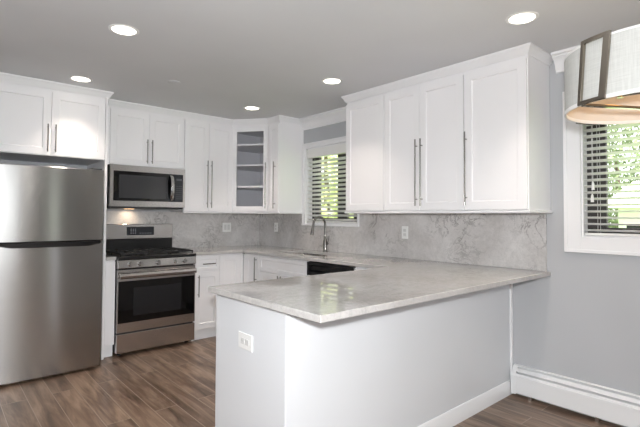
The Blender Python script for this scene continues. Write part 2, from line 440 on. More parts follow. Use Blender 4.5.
# wall cabinets on the back wall (local frame = world frame); origins at their own base corner
BP = [(-2.056, -UD-.019), (-1.222, -UD-.019), (-.616, -UD-.019), (-.364+.0, -.70), (-.364, -.915), (0, -.915)]
BPc = [(-2.056, -UD-.006), (-1.222, -UD-.006), (-.6215, -UD-.006), (-.351, -.7025), (-.351, -.915), (-.002, -.915)]
def local(bm, o, rz=0):
    mt = Matrix.Rotation(-rz, 4, 'Z') @ Matrix.Translation(-Vector(o))
    bmesh.ops.transform(bm, matrix=mt, verts=bm.verts); return bm
c1 = thing('wall_cabinet', 'short white two-door cabinet above the microwave', 'cabinet', (-2.056, 0, 1.80))
fin('body', shift(B((-2.056, -1.2225, -UD, -.002, 1.797, H-.0015)), 2.056, 0, -1.80), 'cab', c1, .001)
door(c1, -1.98+2.056, -1.601+2.056, .006, CZ1-1.80, -UD, -1.626+2.056, .030, .245)
door(c1, -1.601+2.056, -1.224+2.056, .006, CZ1-1.80, -UD, -1.576+2.056, .030, .245)
fin('crown_molding', local(sweep(BPc, CROWN, 0, 1), (-2.056, 0, 1.80)), 'trim', c1, smooth=True)
c2 = thing('wall_cabinet', 'tall white two-door wall cabinet between the microwave and the glass corner cabinet', 'cabinet', (-1.222, 0, RZ))
o2 = Vector((-1.222, 0, RZ))
fin('body', local(B((-1.2215, -.6225, -UD, -.002, CZ0-.004, H-.0015)), o2), 'cab', c2, .001)
door(c2, .004, .293, CZ0-RZ, CZ1-RZ, -UD, .268, .061, .53)
door(c2, .293, .598, CZ0-RZ, CZ1-RZ, -UD, .318, .061, .53)
fin('crown_molding', local(sweep(BPc, CROWN, 1, 2), o2), 'trim', c2, smooth=True)
fin('light_rail', local(sweep(BPc, RAIL, 1, 2), o2), 'trim', c2, smooth=True)

# diagonal glass corner cabinet
cc = thing('corner_cabinet', 'diagonal white corner cabinet with glass door and shelves', 'cabinet', (0, 0, RZ))
A, Bq = Vector((-.6195, -UD)), Vector((-UD, -.6995))
def prism(bm, poly, z0, z1):
    a = [bm.verts.new((*p, z0)) for p in poly]; b = [bm.verts.new((*p, z1)) for p in poly]
    bm.faces.new(a[::-1]); bm.faces.new(b)
    for k in range(len(poly)): bm.faces.new((a[k], a[(k+1) % len(poly)], b[(k+1) % len(poly)], b[k]))
pent = [(-.6195, -.002), (-.6195, -UD), (-UD, -.6995), (-.002, -.6995), (-.002, -.002)]
z0c, z1c = CZ0-.004-RZ, H-.0015-RZ
bm = bmesh.new()
prism(bm, pent, z0c, z0c+.018); prism(bm, pent, CZ1-RZ, z1c)
box(bm, -.6195, -.6015, -UD, -.002, z0c+.018, CZ1-RZ); box(bm, -UD, -.002, -.6995, -.6815, z0c+.018, CZ1-RZ)
fin('body', bm, 'cab', cc)
bm = bmesh.new(); box(bm, -.6015, -.008, -.012, -.002, z0c+.018, CZ1-RZ); box(bm, -.012, -.002, -.6815, -.012, z0c+.018, CZ1-RZ)
fin('back_panel', bm, 'interior', cc)
for k in range(3):
    bm = bmesh.new(); zz = [.306, .558, .80][k]
    prism(bm, [(-.60, -.013), (-.60, -UD-.01), (-UD-.01, -.68), (-.013, -.68), (-.013, -.013)], zz, zz+.02)
    fin('shelf', bm, 'shelf', cc)
# diagonal door: its own frame, local x along the diagonal
wd_ = (Bq-A).length
dm = Matrix.Translation((A.x, A.y, 0)) @ Matrix.Rotation(math.atan2(Bq.y-A.y, Bq.x-A.x), 4, 'Z')
zd0, zd1 = CZ0-RZ, CZ1-RZ
bm = bmesh.new(); st = .055
g0, g1 = .006, wd_-.006
for b_ in ((g0, g0+st, -.019, 0, zd0, zd1), (g1-st, g1, -.019, 0, zd0, zd1), (g0+st, g1-st, -.019, 0, zd0, zd0+.06), (g0+st, g1-st, -.019, 0, zd1-.06, zd1)): box(bm, *b_)
bmesh.ops.transform(bm, matrix=dm, verts=bm.verts)
dd = fin('door', bm, 'cab', cc, .0012)
bm = B((g0+st, g1-st, -.012, -.008, zd0+.06, zd1-.06)); bmesh.ops.transform(bm, matrix=dm, verts=bm.verts)
fin('glass_pane', bm, 'cab_glass', dd)
bm = bmesh.new(); hx = g1-.022
tube(bm, [(hx, -.047, .061), (hx, -.047, .591)], .0055, 12)
for q in (.114, .538): tube(bm, [(hx, -.047, q), (hx, -.019, q)], .0045, 10)
bmesh.ops.transform(bm, matrix=dm, verts=bm.verts); fin('handle', bm, 'nickel', dd, smooth=True)
fin('crown_molding', local(sweep(BPc, CROWN, 2, 3), (0, 0, RZ)), 'trim', cc, smooth=True)
fin('light_rail', local(sweep(BPc, RAIL, 2, 3), (0, 0, RZ)), 'trim', cc, smooth=True)

def right_cab(label, y0, wd, doors, crown, rail, ends=(0, 0)):
    o = Vector((0, y0, RZ)); c = thing('wall_cabinet', label, 'cabinet', o, RH)
    fin('body', B((.0005, wd-.0005, -UD, -.002, CZ0-.004-RZ, H-.0015-RZ)), 'cab', c, .001)
    for a, b, hx in doors: door(c, a, b, CZ0-RZ, CZ1-RZ, -UD, hx, .059, .53)
    fin('crown_molding', local(crown, o, RH), 'trim', c, smooth=True)
    fin('light_rail', local(rail, o, RH), 'trim', c, smooth=True)
    return c
right_cab('narrow white wall cabinet beside the left edge of the kitchen window', -.7015, .2135, [(.010, .211, .155)], sweep(BPc, CROWN, 3, 5), sweep(BPc, RAIL, 3, 5))
RP = [(0-.002, -1.985), (-.351, -1.985), (-.351, -2.455), (-.351, -3.215), (-.351, -3.673), (-.002, -3.673)]
right_cab('single-door white wall cabinet at the right edge of the kitchen window', -1.985, .47, [(.004, .467, None)], sweep(RP, CROWN, 0, 2), sweep(RP, RAIL, 0, 2))
right_cab('double-door white wall cabinet in the middle of the run over the peninsula', -2.455, .76, [(.003, .37, .345), (.37, .757, .395)], sweep(RP, CROWN, 2, 3), sweep(RP, RAIL, 2, 3))
right_cab('single-door white wall cabinet at the end nearest the drum pendant', -3.215, .458, [(.003, .454, .022)], sweep(RP, CROWN, 3, 5), sweep(RP, RAIL, 3, 5))

# cabinet over the refrigerator with its tall side panel
FY = -.612
cf = thing('refrigerator_cabinet', 'white two-door cabinet above the steel refrigerator with tall side panel', 'cabinet', (-2.98, 0, 0))
fin('body', B((.0, .884, FY, -.002, 1.80, H-.0015)), 'cab', cf, .001)
fin('side_panel', B((.884, .904, FY-.022, -.002, 0, H-.0015)), 'cab', cf, .001)
door(cf, .015, .455, 1.805, CZ1, FY, .427, 1.83, .235)
door(cf, .455, .882, 1.805, CZ1, FY, .485, 1.83, .235)
fin('crown_molding', local(sweep([(-2.98, FY-.01), (-2.074, FY-.01), (-2.074, -.35)], CROWN, 0, 2), (-2.98, 0, 0)), 'trim', cf, smooth=True)

# base cabinets
BZ0, BZ1 = .115, .872
def base_body(c, x0, x1, d=.61):
    fin('body', B((x0, x1, -d, -.017, .112, .8885)), 'cab', c, .001)
    fin('toe_kick', B((x0, x1, -d+.03, -.017, 0, .112)), 'trim', c)
b0 = thing('base_cabinet', 'slim white filler cabinet between the refrigerator and the range', 'cabinet', (-2.0755, 0, 0))
fin('body', B((0, .088, -.612, -.017, .112, .8885)), 'cab', b0, .001)
fin('toe_kick', B((0, .088, -.58, -.017, 0, .112)), 'trim', b0)
fin('front_panel', B((.002, .086, -.63, -.612, BZ0, BZ1)), 'cab', b0, .0015)
b1 = thing('base_cabinet', 'white base cabinet with top drawer to the right of the range', 'cabinet', (-1.2185, 0, 0))
base_body(b1, 0, .587)
door(b1, .003, .296, .718, BZ1, -.61, .088, .793, .145, 'drawer', True, .035)
door(b1, .003, .296, BZ0, .712, -.61, .046, .455, .225)
door(b1, .296, .553, BZ0, BZ1, -.61)
fin('filler_strip', B((.556, .587, -.628, -.61, BZ0, BZ1)), 'cab', b1, .001)
bl = thing('base_cabinet', 'narrow white corner base cabinet left of the sink cabinet', 'cabinet', (0, -.6315, 0), RH)
base_body(bl, .0, .3125)
fin('filler_strip', B((.0, .03, -.628, -.61, BZ0, BZ1)), 'cab', bl, .001)
door(bl, .032, .31, BZ0, BZ1, -.61, .265, .592, .262)
bs = thing('sink_cabinet', 'white sink base cabinet under the kitchen window beside the dishwasher', 'cabinet', (0, -.9445, 0), RH)
fin('body', B((0, .8, -.61, -.017, .112, .66), (0, .8, -.61, -.56, .66, .8885), (0, .015, -.56, -.017, .66, .8885), (.785, .8, -.56, -.017, .66, .8885)), 'cab', bs, .001)
fin('toe_kick', B((0, .8, -.598, -.017, 0, .112)), 'trim', bs)
door(bs, .003, .797, .718, BZ1, -.61, None, None, 0, 'false_drawer', True, .035)
door(bs, .003, .4, BZ0, .712, -.61, .375, .48, .22)
door(bs, .4, .797, BZ0, .712, -.61, .425, .48, .22)
bc = thing('base_cabinet', 'white base cabinet between the dishwasher and the peninsula', 'cabinet', (0, -2.36, 0), RH)
base_body(bc, .0, .39)
door(bc, .003, .30, BZ0, BZ1, -.61)

# dishwasher
dw = thing('dishwasher', 'dishwasher with black control strip under the counter by the peninsula', 'dishwasher', (0, -1.7465, 0), RH)
fin('body', B((.004, .608, -.59, -.02, .1, .884)), 'dark_grey', dw)
fin('door', B((.006, .606, -.622, -.59, .11, .745)), 'steel', dw, .003)
bm = bmesh.new()
pr = [(-.59, .752), (-.622, .752), (-.622, .79), (-.60, .80), (-.60, .842), (-.632, .852), (-.632, .876), (-.59, .876)]
a = [bm.verts.new((.006, y, z)) for y, z in pr]; b = [bm.verts.new((.606, y, z)) for y, z in pr]
bm.faces.new(a); bm.faces.new(b[::-1])
for k in range(len(pr)): bm.faces.new((a[k], a[(k+1) % 8], b[(k+1) % 8], b[k]))
for xa in (.0065, .5855): box(bm, xa, xa+.02, -.6315, -.591, .7525, .8755)
fin('control_panel', bm, 'black', dw)
fin('toe_plate', B((.01, .602, -.56, -.02, 0, .1)), 'black', dw)

# ---------------------------------------------------------------- worktops, splash, sink, faucet
SX0, SX1, SY0, SY1 = -.50, -.13, -1.72, -1.08
CT0, CT1 = .889, .919
def inside(x, y):
    if SX0 < x < SX1 and SY0 < y < SY1: return False
    if y > -.654: return x > -1.221
    if y > -2.752: return x > -.654
    return x > -2.146
bm = slab([-2.146, -1.221, -.654, SX0, SX1, -.001], [-3.669, -2.752, SY0, SY1, -.654, -.001], inside, CT0, CT1)
tag(fin('countertop', bm, 'counter', None, .003), 'pale grey quartz worktop running from the range to the peninsula', 'countertop')
tag(fin('countertop', B((-2.0745, -1.988, -.654, -.001, CT0, CT1)), 'counter', None, .003), 'narrow strip of quartz worktop between the refrigerator panel and range', 'countertop')
SPT = RZ-.001
tag(fin('backsplash', B((-2.0745, -.0155, -.0145, -.0005, CT1+.0005, RZ+.0195)), 'splash', None, .001), 'marbled grey quartz backsplash behind the range', 'backsplash')
ys = [-3.644, -1.983, K0-.031, K1+.059, -.002]
bm = slab(ys, [CT1+.0005, KZ0-.0235, RZ+.0195], lambda y, z: z < KZ0-.03 or y < K0-.03 or y > K1+.059, 0, 1)
for v in bm.verts: v.co = Vector((-.0145 if v.co.z < .5 else -.0005, v.co.x, v.co.y))
for v in bm.verts:
    if v.co.z > 1.3 and v.co.y > -1.99 and v.co.y < K0-.02: pass
tag(fin('backsplash', bm, 'splash', None, .001), 'marbled grey quartz backsplash behind the sink and peninsula', 'backsplash')

sk = thing('kitchen_sink', 'undermount stainless steel sink below the kitchen window', 'sink', ((SX0+SX1)/2, (SY0+SY1)/2, .68))
bm = bmesh.new()
hx_, hy_ = (SX1-SX0)/2, (SY1-SY0)/2
def rr(hx, hy, r, z, n=6):
    out = []
    for cx_, cy_, a0 in ((hx-r, hy-r, 0), (-hx+r, hy-r, 90), (-hx+r, -hy+r, 180), (hx-r, -hy+r, 270)):
        for k in range(n+1):
            a_ = radians(a0+90*k/n); out.append(bm.verts.new((cx_+r*cos(a_), cy_+r*sin(a_), z)))
    return out
rg = [rr(hx_+.02, hy_+.02, .03, .2085), rr(hx_-.001, hy_-.001, .02, .2085), rr(hx_-.004, hy_-.004, .03, .03), rr(hx_-.03, hy_-.03, .03, .008)]
for a, b in zip(rg, rg[1:]):
    n = len(a)
    for k in range(n): bm.faces.new((a[k], a[(k+1) % n], b[(k+1) % n], b[k]))
bm.faces.new(rg[-1])
fin('basin', bm, 'steel', sk, smooth=True)
bm = bmesh.new(); lathe(bm, [(0, .010), (.03, .010), (.042, .012), (.045, .009)], n=24); fin('drain', bm, 'chrome', sk, smooth=True)

fa = thing('faucet', 'brushed nickel gooseneck faucet behind the sink', 'faucet', (-.085, -1.395, CT1+.0005))
bm = bmesh.new(); lathe(bm, [(0, 0), (.027, 0), (.027, .006), (.022, .012), (.0205, .05), (.0225, .09), (.021, .12), (.015, .135), (.0115, .15), (0, .15)], n=24)
fin('base', bm, 'nickel', fa, smooth=True)
pts = [(0, 0, .14), (0, 0, .285)]
for k in range(1, 13):
    a_ = pi*k/13.0*1.06; pts.append((-.085+.085*cos(a_), 0, .285+.088*sin(a_)))
bm = bmesh.new(); tube(bm, pts, .0115, 14); fin('spout', bm, 'nickel', fa, smooth=True)
e = Vector(pts[-1]); d = Vector((-.16, 0, -1)).normalized()
bm = bmesh.new(); tube(bm, [e-d*.005, e+d*.03, e+d*.035, e+d*.10, e+d*.112], [.0125, .0135, .0155, .0185, .017], 16); fin('spray_head', bm, 'nickel', fa, smooth=True)
bm = bmesh.new(); tube(bm, [(0, -.018, .088), (0, -.042, .09), (0, -.046, .092)], [.012, .012, .009], 12); tube(bm, [(0, -.036, .092), (.004, -.046, .125), (.008, -.052, .175)], [.007, .0055, .005], 10)
fin('lever_handle', bm, 'nickel', fa, smooth=True)

# ---------------------------------------------------------------- peninsula base
pn = thing('kitchen_peninsula', 'white panelled peninsula base under the overhanging quartz worktop', 'kitchen peninsula', (-2.097, -3.385, 0))
PX, PY = 2.097, .628
fin('body', B((.018, PX-.0005, .018, PY, .0, .8885)), 'panel', pn)
fin('end_panel', B((0, .018, 0, PY, 0, .8885)), 'panel', pn, .001)
fin('front_panel', B((.018, PX-.0005, .0, .018, 0, .8885)), 'panel', pn, .001)
fin('corner_trim', B((-.004, .022, -.004, .0, 0, .8885), (-.004, .0, 0, .022, 0, .8885)), 'panel', pn, .001)
BB = [(0, 0), (.014, 0), (.014, .075), (.010, .082), (.010, .092), (.004, .100), (0, .100)]
fin('baseboard', sweep([(.022, .0), (PX-.001, .0)], BB, 0, 1), 'trim', pn, smooth=True)
fin('wall_trim', B((PX-.028, PX-.001, -.014, 0, .101, .8885)), 'trim', pn, .003)

# ---------------------------------------------------------------- range
RX = -1.9835; RW = .7615
rg_ = thing('gas_range', 'stainless steel gas range with black oven window', 'stove', (RX, 0, 0))
fin('body', B((.004, RW-.004, -.63, -.03, .035, .885)), 'dark_grey', rg_)
for x, y in ((.05, -.58), (RW-.05, -.58), (.05, -.08), (RW-.05, -.08)):
    bm = bmesh.new(); tube(bm, [(x, y, 0), (x, y, .036)], .018, 12); fin('leveling_foot', bm, 'black', rg_)
dr = fin('drawer', B((.003, RW-.003, -.675, -.63, .035, .208)), 'steel', rg_, .004)
od = fin('oven_door', B((.003, RW-.003, -.672, -.632, .222, .312), (.003, RW-.003, -.672, -.632, .685, .795), (.003, .022, -.672, -.632, .312, .685), (RW-.022, RW-.003, -.672, -.632, .312, .685)), 'steel', rg_)
fin('door_glass', B((.010, RW-.010, -.6745, -.64, .306, .690)), 'black_glass', od, .002)
fin('oven_window', B((.145, RW-.15, -.6765, -.673, .365, .625)), 'oven_window', od, .001)
bm = bmesh.new()
prf = [(-.712, .715), (-.724, .722), (-.727, .742), (-.722, .762), (-.710, .768), (-.702, .762), (-.700, .722)]
a = [bm.verts.new((.012, y, z)) for y, z in prf]; b = [bm.verts.new((RW-.012, y, z)) for y, z in prf]
bm.faces.new(a); bm.faces.new(b[::-1])
for k in range(len(prf)): bm.faces.new((a[k], a[(k+1) % 7], b[(k+1) % 7], b[k]))
for x in (.02, RW-.045): box(bm, x, x+.025, -.705, -.67, .726, .758)
fin('handle', bm, 'steel', od, .002)
# sloped control panel
bm = bmesh.new(); pr = [(-.63, .803), (-.672, .803), (-.690, .812), (-.684, .884), (-.63, .884)]
a = [bm.verts.new((.002, y, z)) for y, z in pr]; b = [bm.verts.new((RW-.002, y, z)) for y, z in pr]
bm.faces.new(a); bm.faces.new(b[::-1])
for k in range(5): bm.faces.new((a[k], a[(k+1) % 5], b[(k+1) % 5], b[k]))
cpn = fin('control_panel', bm, 'steel', rg_, .002)
for x in (.105, .196, .366, .540, .634):
    bm = bmesh.new(); y = -.687
    tube(bm, [(x, y+.006, .845), (x, y-.004, .845)], .026, 24); tube(bm, [(x, y-.004, .845), (x, y-.026, .845), (x, y-.030, .845)], [.0205, .018, .015], 24)
    box(bm, x-.004, x+.004, y-.037, y-.006, .827, .863)
    fin('knob', bm, 'chrome', rg_, smooth=True)
fin('cooktop', B((0, RW, -.69, -.085, .8865, .915)), 'black', rg_, .006, seg=3)
for x, y, r_ in ((.17, -.52, .045), (.17, -.25, .036), (.38, -.385, .055), (.59, -.52, .05), (.59, -.25, .036)):
    bm = bmesh.new(); lathe(bm, [(0, .9145), (r_*1.25, .9145), (r_*1.15, .922), (r_, .926), (r_, .934), (r_*.8, .937), (0, .937)], (x, y, 0), 24)
    fin('burner', bm, 'iron', rg_, smooth=True)
for x0, x1 in ((.025, .265), (.272, .49), (.497, .737)):
    bm = bmesh.new(); z0, z1 = .934, .950; t_ = .011
    for x in (x0, x1-t_): box(bm, x, x+t_, -.665, -.105, z0, z1)
    for y in (-.665, -.39, -.116): box(bm, x0+t_, x1-t_, y, y+t_, z0, z1)
    xm = (x0+x1)/2
    for ya, yb in ((-.654, -.57), (-.47, -.39), (-.379, -.30), (-.20, -.116)): box(bm, xm-.005, xm+.005, ya, yb, z0, z1)
    for yc in (-.52, -.25):
        box(bm, x0+t_, x0+.075, yc-.005, yc+.005, z0, z1); box(bm, x1-.075, x1-t_, yc-.005, yc+.005, z0, z1)
    for x in (x0, x1-t_):
        for y in (-.66, -.39, -.12): box(bm, x+.001, x+t_-.001, y, y+.010, .9155, z0)
    fin('grate', bm, 'iron', rg_, .002)
bm = bmesh.new(); pr = [(-.028, .9155), (-.085, .9155), (-.085, 1.045), (-.075, 1.05), (-.075, 1.20), (-.065, 1.207), (-.028, 1.207)]
fin('backguard_base', B((.004, RW-.004, -.088, -.03, .9155, 1.047)), 'black', rg_, .002)
bg_ = fin('backguard', B((0, RW, -.086, -.03, 1.0475, 1.207)), 'steel', rg_, .006, seg=3)
dpm = [(.262, .548, -.0895, -.085, 1.088, 1.178)]+[(.30+k*.022, .312+k*.022, -.0903, -.0893, 1.105+j*.015, 1.111+j*.015) for k in range(3) for j in range(4)]+[(.395+k*.027, .409+k*.027, -.0903, -.0893, 1.105, 1.111) for k in range(5)]
dp = fin('display', B(*dpm), 'display', rg_); dp.data.materials.append(M['mark'])
for f in dp.data.polygons: f.material_index = 1 if f.index >= 6 else 0

# ---------------------------------------------------------------- microwave
MX = -1.9915; MW = .757
mw = thing('microwave', 'stainless steel over-the-range microwave under the short cabinet', 'microwave', (MX, 0, 1.374))
fin('body', B((0, MW, -.385, -.016, 0, .4195)), 'dark_grey', mw, .002)
fr_ = fin('front_frame', B((0, MW, -.42, -.3855, .012, .068), (0, MW, -.42, -.3855, .36, .4195), (0, .032, -.42, -.3855, .068, .36), (MW-.022, MW, -.42, -.3855, .068, .36)), 'steel', mw)
fin('door_glass', B((.032, .640, -.4195, -.387, .068, .36)), 'black_glass', mw, .001)
fin('window', B((.085, .555, -.421, -.4195, .095, .325)), 'mw_window', mw, .0005)
cpm = [(.642, MW-.022, -.4195, -.387, .068, .36)]+[(.664+k*.022, .676+k*.022, -.4204, -.4192, .10+j*.022, .106+j*.022) for j in range(7) for k in range(3)]+[(.662, .722, -.4204, -.4192, .295, .315)]
cp = fin('control_panel', B(*cpm), 'display', mw); cp.data.materials.append(mat('keypad_marks', (72, 76, 80), .4))
for f in cp.data.polygons: f.material_index = 1 if f.index >= 6 else 0
pts = [(.603, -.42, .082)] + [(.603, -.42-.05*sin(pi*k/12)**.5 if 0 < k < 12 else -.42, .082+.264*k/12) for k in range(1, 12)] + [(.603, -.42, .346)]
bm = bmesh.new(); rings = []
for p in pts:
    rings.append([bm.verts.new((p[0]+dx, p[1]+dy, p[2])) for dx, dy in ((-.016, .004), (-.016, -.004), (0, -.009), (.016, -.004), (.016, .004))])
for a, b in zip(rings, rings[1:]):
    for k in range(5): bm.faces.new((a[k], a[(k+1) % 5], b[(k+1) % 5], b[k]))
bm.faces.new(rings[0]); bm.faces.new(rings[-1][::-1])
fin('handle', bm, 'chrome', mw, smooth=True)
fin('vent_grille', B((.02, MW-.02, -.40, -.06, -.006, .0)), 'black', mw)
fin('cooktop_lamp', B((.24, .33, -.13, -.07, -.0075, -.0055)), 'mwlamp', mw)
lm = light('microwave_lamp', 'SPOT', (MX+.285, -.10, 1.362), 1.6, (1, .82, .62), rot=(radians(25), 0, 0), spot_size=radians(140), spot_blend=.8, shadow_soft_size=.03)

# ---------------------------------------------------------------- refrigerator
fg = thing('refrigerator', 'stainless steel top-freezer refrigerator left of the range', 'refrigerator', (-2.925, 0, 0))
FW = .765
fin('body', B((.003, FW-.003, -.785, -.04, .03, 1.675)), 'dark_grey', fg, .004)
def curved_door(z0, z1):
    bm = bmesh.new(); n = 12; fr2 = []; bk = []
    for k in range(n+1):
        u = k/n; y = -.852-.010*(1-(2*u-1)**2)
        x = FW*u
        fr2.append((x, y)); 
    pts2 = fr2+[(FW, -.79), (0, -.79)]
    prism(bm, pts2, z0, z1)
    return bm
fin('freezer_door', curved_door(1.082, 1.688), 'steel_fridge', fg, .008, True, 3)
fd = fin('refrigerator_door', curved_door(.018, 1.062), 'steel_fridge', fg, .008, True, 3)
# black pocket handle between the doors
bm = bmesh.new(); n = 16; tp = []; bt = []
for k in range(n+1):
    u = k/n; x = .02+(FW-.04)*u; y = -.868-.014*sin(pi*u)
    dip = .046*min(1, sin(pi*u)*3.0)
    tp.append((x, y, 1.079)); bt.append((x, y+.006, 1.067-dip*.55))
vt = [bm.verts.new(p) for p in tp]; vb = [bm.verts.new(p) for p in bt]
wt = [bm.verts.new((p[0], -.80, p[2])) for p in tp]; wb = [bm.verts.new((p[0], -.80, p[2])) for p in bt]
for k in range(n):
    for q in ((vt[k], vt[k+1], vb[k+1], vb[k]), (vt[k], wt[k], wt[k+1], vt[k+1]), (vb[k], vb[k+1], wb[k+1], wb[k]), (wt[k], wb[k], wb[k+1], wt[k+1])): bm.faces.new(q)
bm.faces.new((vt[0], vb[0], wb[0], wt[0])); bm.faces.new((vt[-1], wt[-1], wb[-1], vb[-1]))
fin('door_handle', bm, 'black', fg, smooth=True)
fin('hinge_cover', B((FW-.10, FW-.01, -.84, -.74, 1.6885, 1.70)), 'dark_grey', fg, .004)
fin('base_grille', B((.02, FW-.02, -.76, -.10, .006, .0295)), 'black', fg, .002)
for x in (.06, FW-.06):
    for y in (-.70, -.12):
        bm = bmesh.new(); tube(bm, [(x, y, 0), (x, y, .0295)], .02, 12); fin('leveling_foot', bm, 'black', fg)

# ---------------------------------------------------------------- outlets and switches
def outlet(label, name, loc, rz, wd, hg, kind, horiz=False, gangs=1):
    t = thing(name, label, 'wall switch' if 'switch' in name else 'power outlet', loc, rz)
    pl = fin('plate', B((-wd/2, wd/2, -.006, 0, -hg/2, hg/2)), 'plastic', t, .0025, seg=3)
    for g in range(gangs):
        cx_ = (g-(gangs-1)/2)*.046
        if kind == 'rocker':
            fin('rocker', B((cx_-.0165, cx_+.0165, -.0095, -.006, -.033, .033)), 'slot', t, .0015)
        elif kind == 'duplex':
            for s in (-1, 1):
                a = (cx_, s*.0195) if not horiz else (s*.0195, 0)
                sk_ = fin('socket', B((a[0]-.0165, a[0]+.0165, -.0085, -.006, a[1]-.0145, a[1]+.0145)), 'slot', t, .003)
                fin('slots', B((a[0]-.008, a[0]-.0055, -.0088, -.0084, a[1]-.004, a[1]+.006), (a[0]+.0055, a[0]+.008, -.0088, -.0084, a[1]-.004, a[1]+.006)), 'hole', sk_)
    return t
outlet('white double switch plate on the backsplash right of the range', 'wall_switch', (-.50, -.0148, 1.158), 0, .118, .115, 'rocker', gangs=2)
outlet('white single outlet on the backsplash below the narrow wall cabinet', 'wall_outlet', (-.0148, -.395, 1.16), RH, .072, .115, 'duplex')
outlet('white vertical outlet on the backsplash above the peninsula worktop', 'wall_outlet', (-.0148, -2.41, 1.155), RH, .072, .115, 'duplex')
outlet('white horizontal outlet on the end panel of the peninsula', 'wall_outlet', (-2.0972, -3.06, .683), RH, .125, .078, 'duplex', True)

# ---------------------------------------------------------------- baseboard heater
bh = thing('baseboard_heater', 'long white baseboard heater along the wall under the dining window', 'heater', (-.001, -3.412, 0), RH)
HL = 3.4
bm = bmesh.new(); pr = [(0, .05), (-.012, .05), (-.012, .188), (-.03, .196), (-.034, .203), (0, .225)]
def ext(pr, x0, x1):
    bm = bmesh.new(); a = [bm.verts.new((x0, y, z)) for y, z in pr]; b = [bm.verts.new((x1, y, z)) for y, z in pr]
    bm.faces.new(a); bm.faces.new(b[::-1]); n = len(pr)
    for k in range(n): bm.faces.new((a[k], a[(k+1) % n], b[(k+1) % n], b[k]))
    return bm
fin('back_plate', ext([(0, .02), (-.006, .02), (-.006, .205), (-.022, .208), (-.022, .214), (0, .218)], 0, HL), 'heater', bh, .001)
fin('front_cover', ext([(-.058, .03), (-.064, .03), (-.066, .150), (-.060, .160), (-.052, .166), (-.050, .163), (-.060, .150)], .0, HL), 'heater', bh)
fin('damper', ext([(-.026, .196), (-.052, .178), (-.054, .181), (-.028, .200)], .03, HL), 'heater', bh)
fin('end_cap', ext([(0, .02), (-.066, .02), (-.0675, .152), (-.056, .170), (-.024, .21), (0, .2185)], -.004, .03), 'heater', bh, .002)
bm = B((.03, HL, -.05, -.012, .05, .10)); fin('heating_fins', bm, 'dark_grey', bh)
bm = bmesh.new(); tube(bm, [(.03, -.03, .04), (HL, -.03, .04)], .010, 10); fin('pipe', bm, mat('copper_pipe', (150, 110, 86), .4, 1), bh)
for k in range(5):
    x = .12+.42*k; fin('bracket', B((x, x+.02, -.058, -.006, .0, .05)), 'steel', bh)

# ---------------------------------------------------------------- ceiling downlights and sensor
spots = [(-2.412, -2.138, 'downlight nearest the camera on the left, above the refrigerator aisle'), (-2.363, -.882, 'downlight close to the cabinet above the refrigerator'),
         (-.771, -1.001, 'downlight in front of the glass corner cabinet'), (-.777, -2.243, 'downlight in front of the wall cabinet beside the kitchen window'),
         (-.770, -3.827, 'downlight near the end of the cabinet run, closest to the drum pendant')]
for x, y, lb in spots:
    t = thing('recessed_light', 'round lit '+lb, 'ceiling light', (x, y, H), 0, 'recessed ceiling downlights')
    bm = bmesh.new(); lathe(bm, [(.068, -.0005), (.070, -.004), (.084, -.004), (.088, -.0005)], n=40, close=True); fin('trim_ring', bm, 'plastic', t, smooth=True)
    bm = bmesh.new(); lathe(bm, [(0, -.003), (.0675, -.003), (.0675, -.0005), (0, -.0005)], n=40); fin('lens', bm, 'lamp', t)
    lo = light('downlight_lamp', 'AREA', (x, y, H-.006), 2.9, (1, .86, .75), rot=(0, 0, 0), shape='DISK', size=.11, spread=radians(86))
t = tag(fin('smoke_sensor', (lambda bm: (lathe(bm, [(0, 0), (.05, 0), (.05, -.004), (.042, -.008), (0, -.009)], n=32), bm)[1])(bmesh.new()), 'ceil', smooth=True), 'flat round cover plate on the ceiling above the microwave', 'ceiling cover')
t.location = (-1.751, -1.324, H-.0005)
t.name = 'ceiling_cover'

# ---------------------------------------------------------------- drum pendant
R_ = .326; DZ = 1.75; DH = .24
cx, cy = CAM.x+R0.x*1.373+F0.x*1.802, CAM.y+R0.y*1.373+F0.y*1.802
pd = thing('drum_pendant', 'large white linen drum pendant with nickel frame near the dining window', 'pendant light', (cx, cy, DZ))
def arc(bm, r0, r1, a0, a1, z0, z1, n=64):
    full = abs(a1-a0) > 2*pi-.001; rings = []
    for k in range(n+(0 if full else 1)):
        a_ = a0+(a1-a0)*k/n
        rings.append([bm.verts.new((r*cos(a_), r*sin(a_), z)) for r, z in ((r0, z0), (r1, z0), (r1, z1), (r0, z1))])
    m = len(rings)
    for k in range(m if full else m-1):
        a, b = rings[k], rings[(k+1) % m]
        for j in range(4): bm.faces.new((a[j], a[(j+1) % 4], b[(j+1) % 4], b[j]))
    if not full: bm.faces.new(rings[0]); bm.faces.new(rings[-1][::-1])
bm = bmesh.new(); arc(bm, R_-.002, R_, 0, 2*pi, 0, DH, 96); sh = fin('shade', bm, 'fabric', pd, smooth=True)
bm = bmesh.new(); arc(bm, R_-.004, R_-.0025, 0, 2*pi, .004, DH-.004, 96); fin('liner', bm, 'liner', sh, smooth=True)
bm = bmesh.new(); arc(bm, R_-.006, R_+.0012, 0, 2*pi, -.002, .013, 96); arc(bm, R_-.005, R_+.0012, 0, 2*pi, DH-.006, DH+.002, 96); fin('rim_binding', bm, 'plastic', sh, smooth=True)
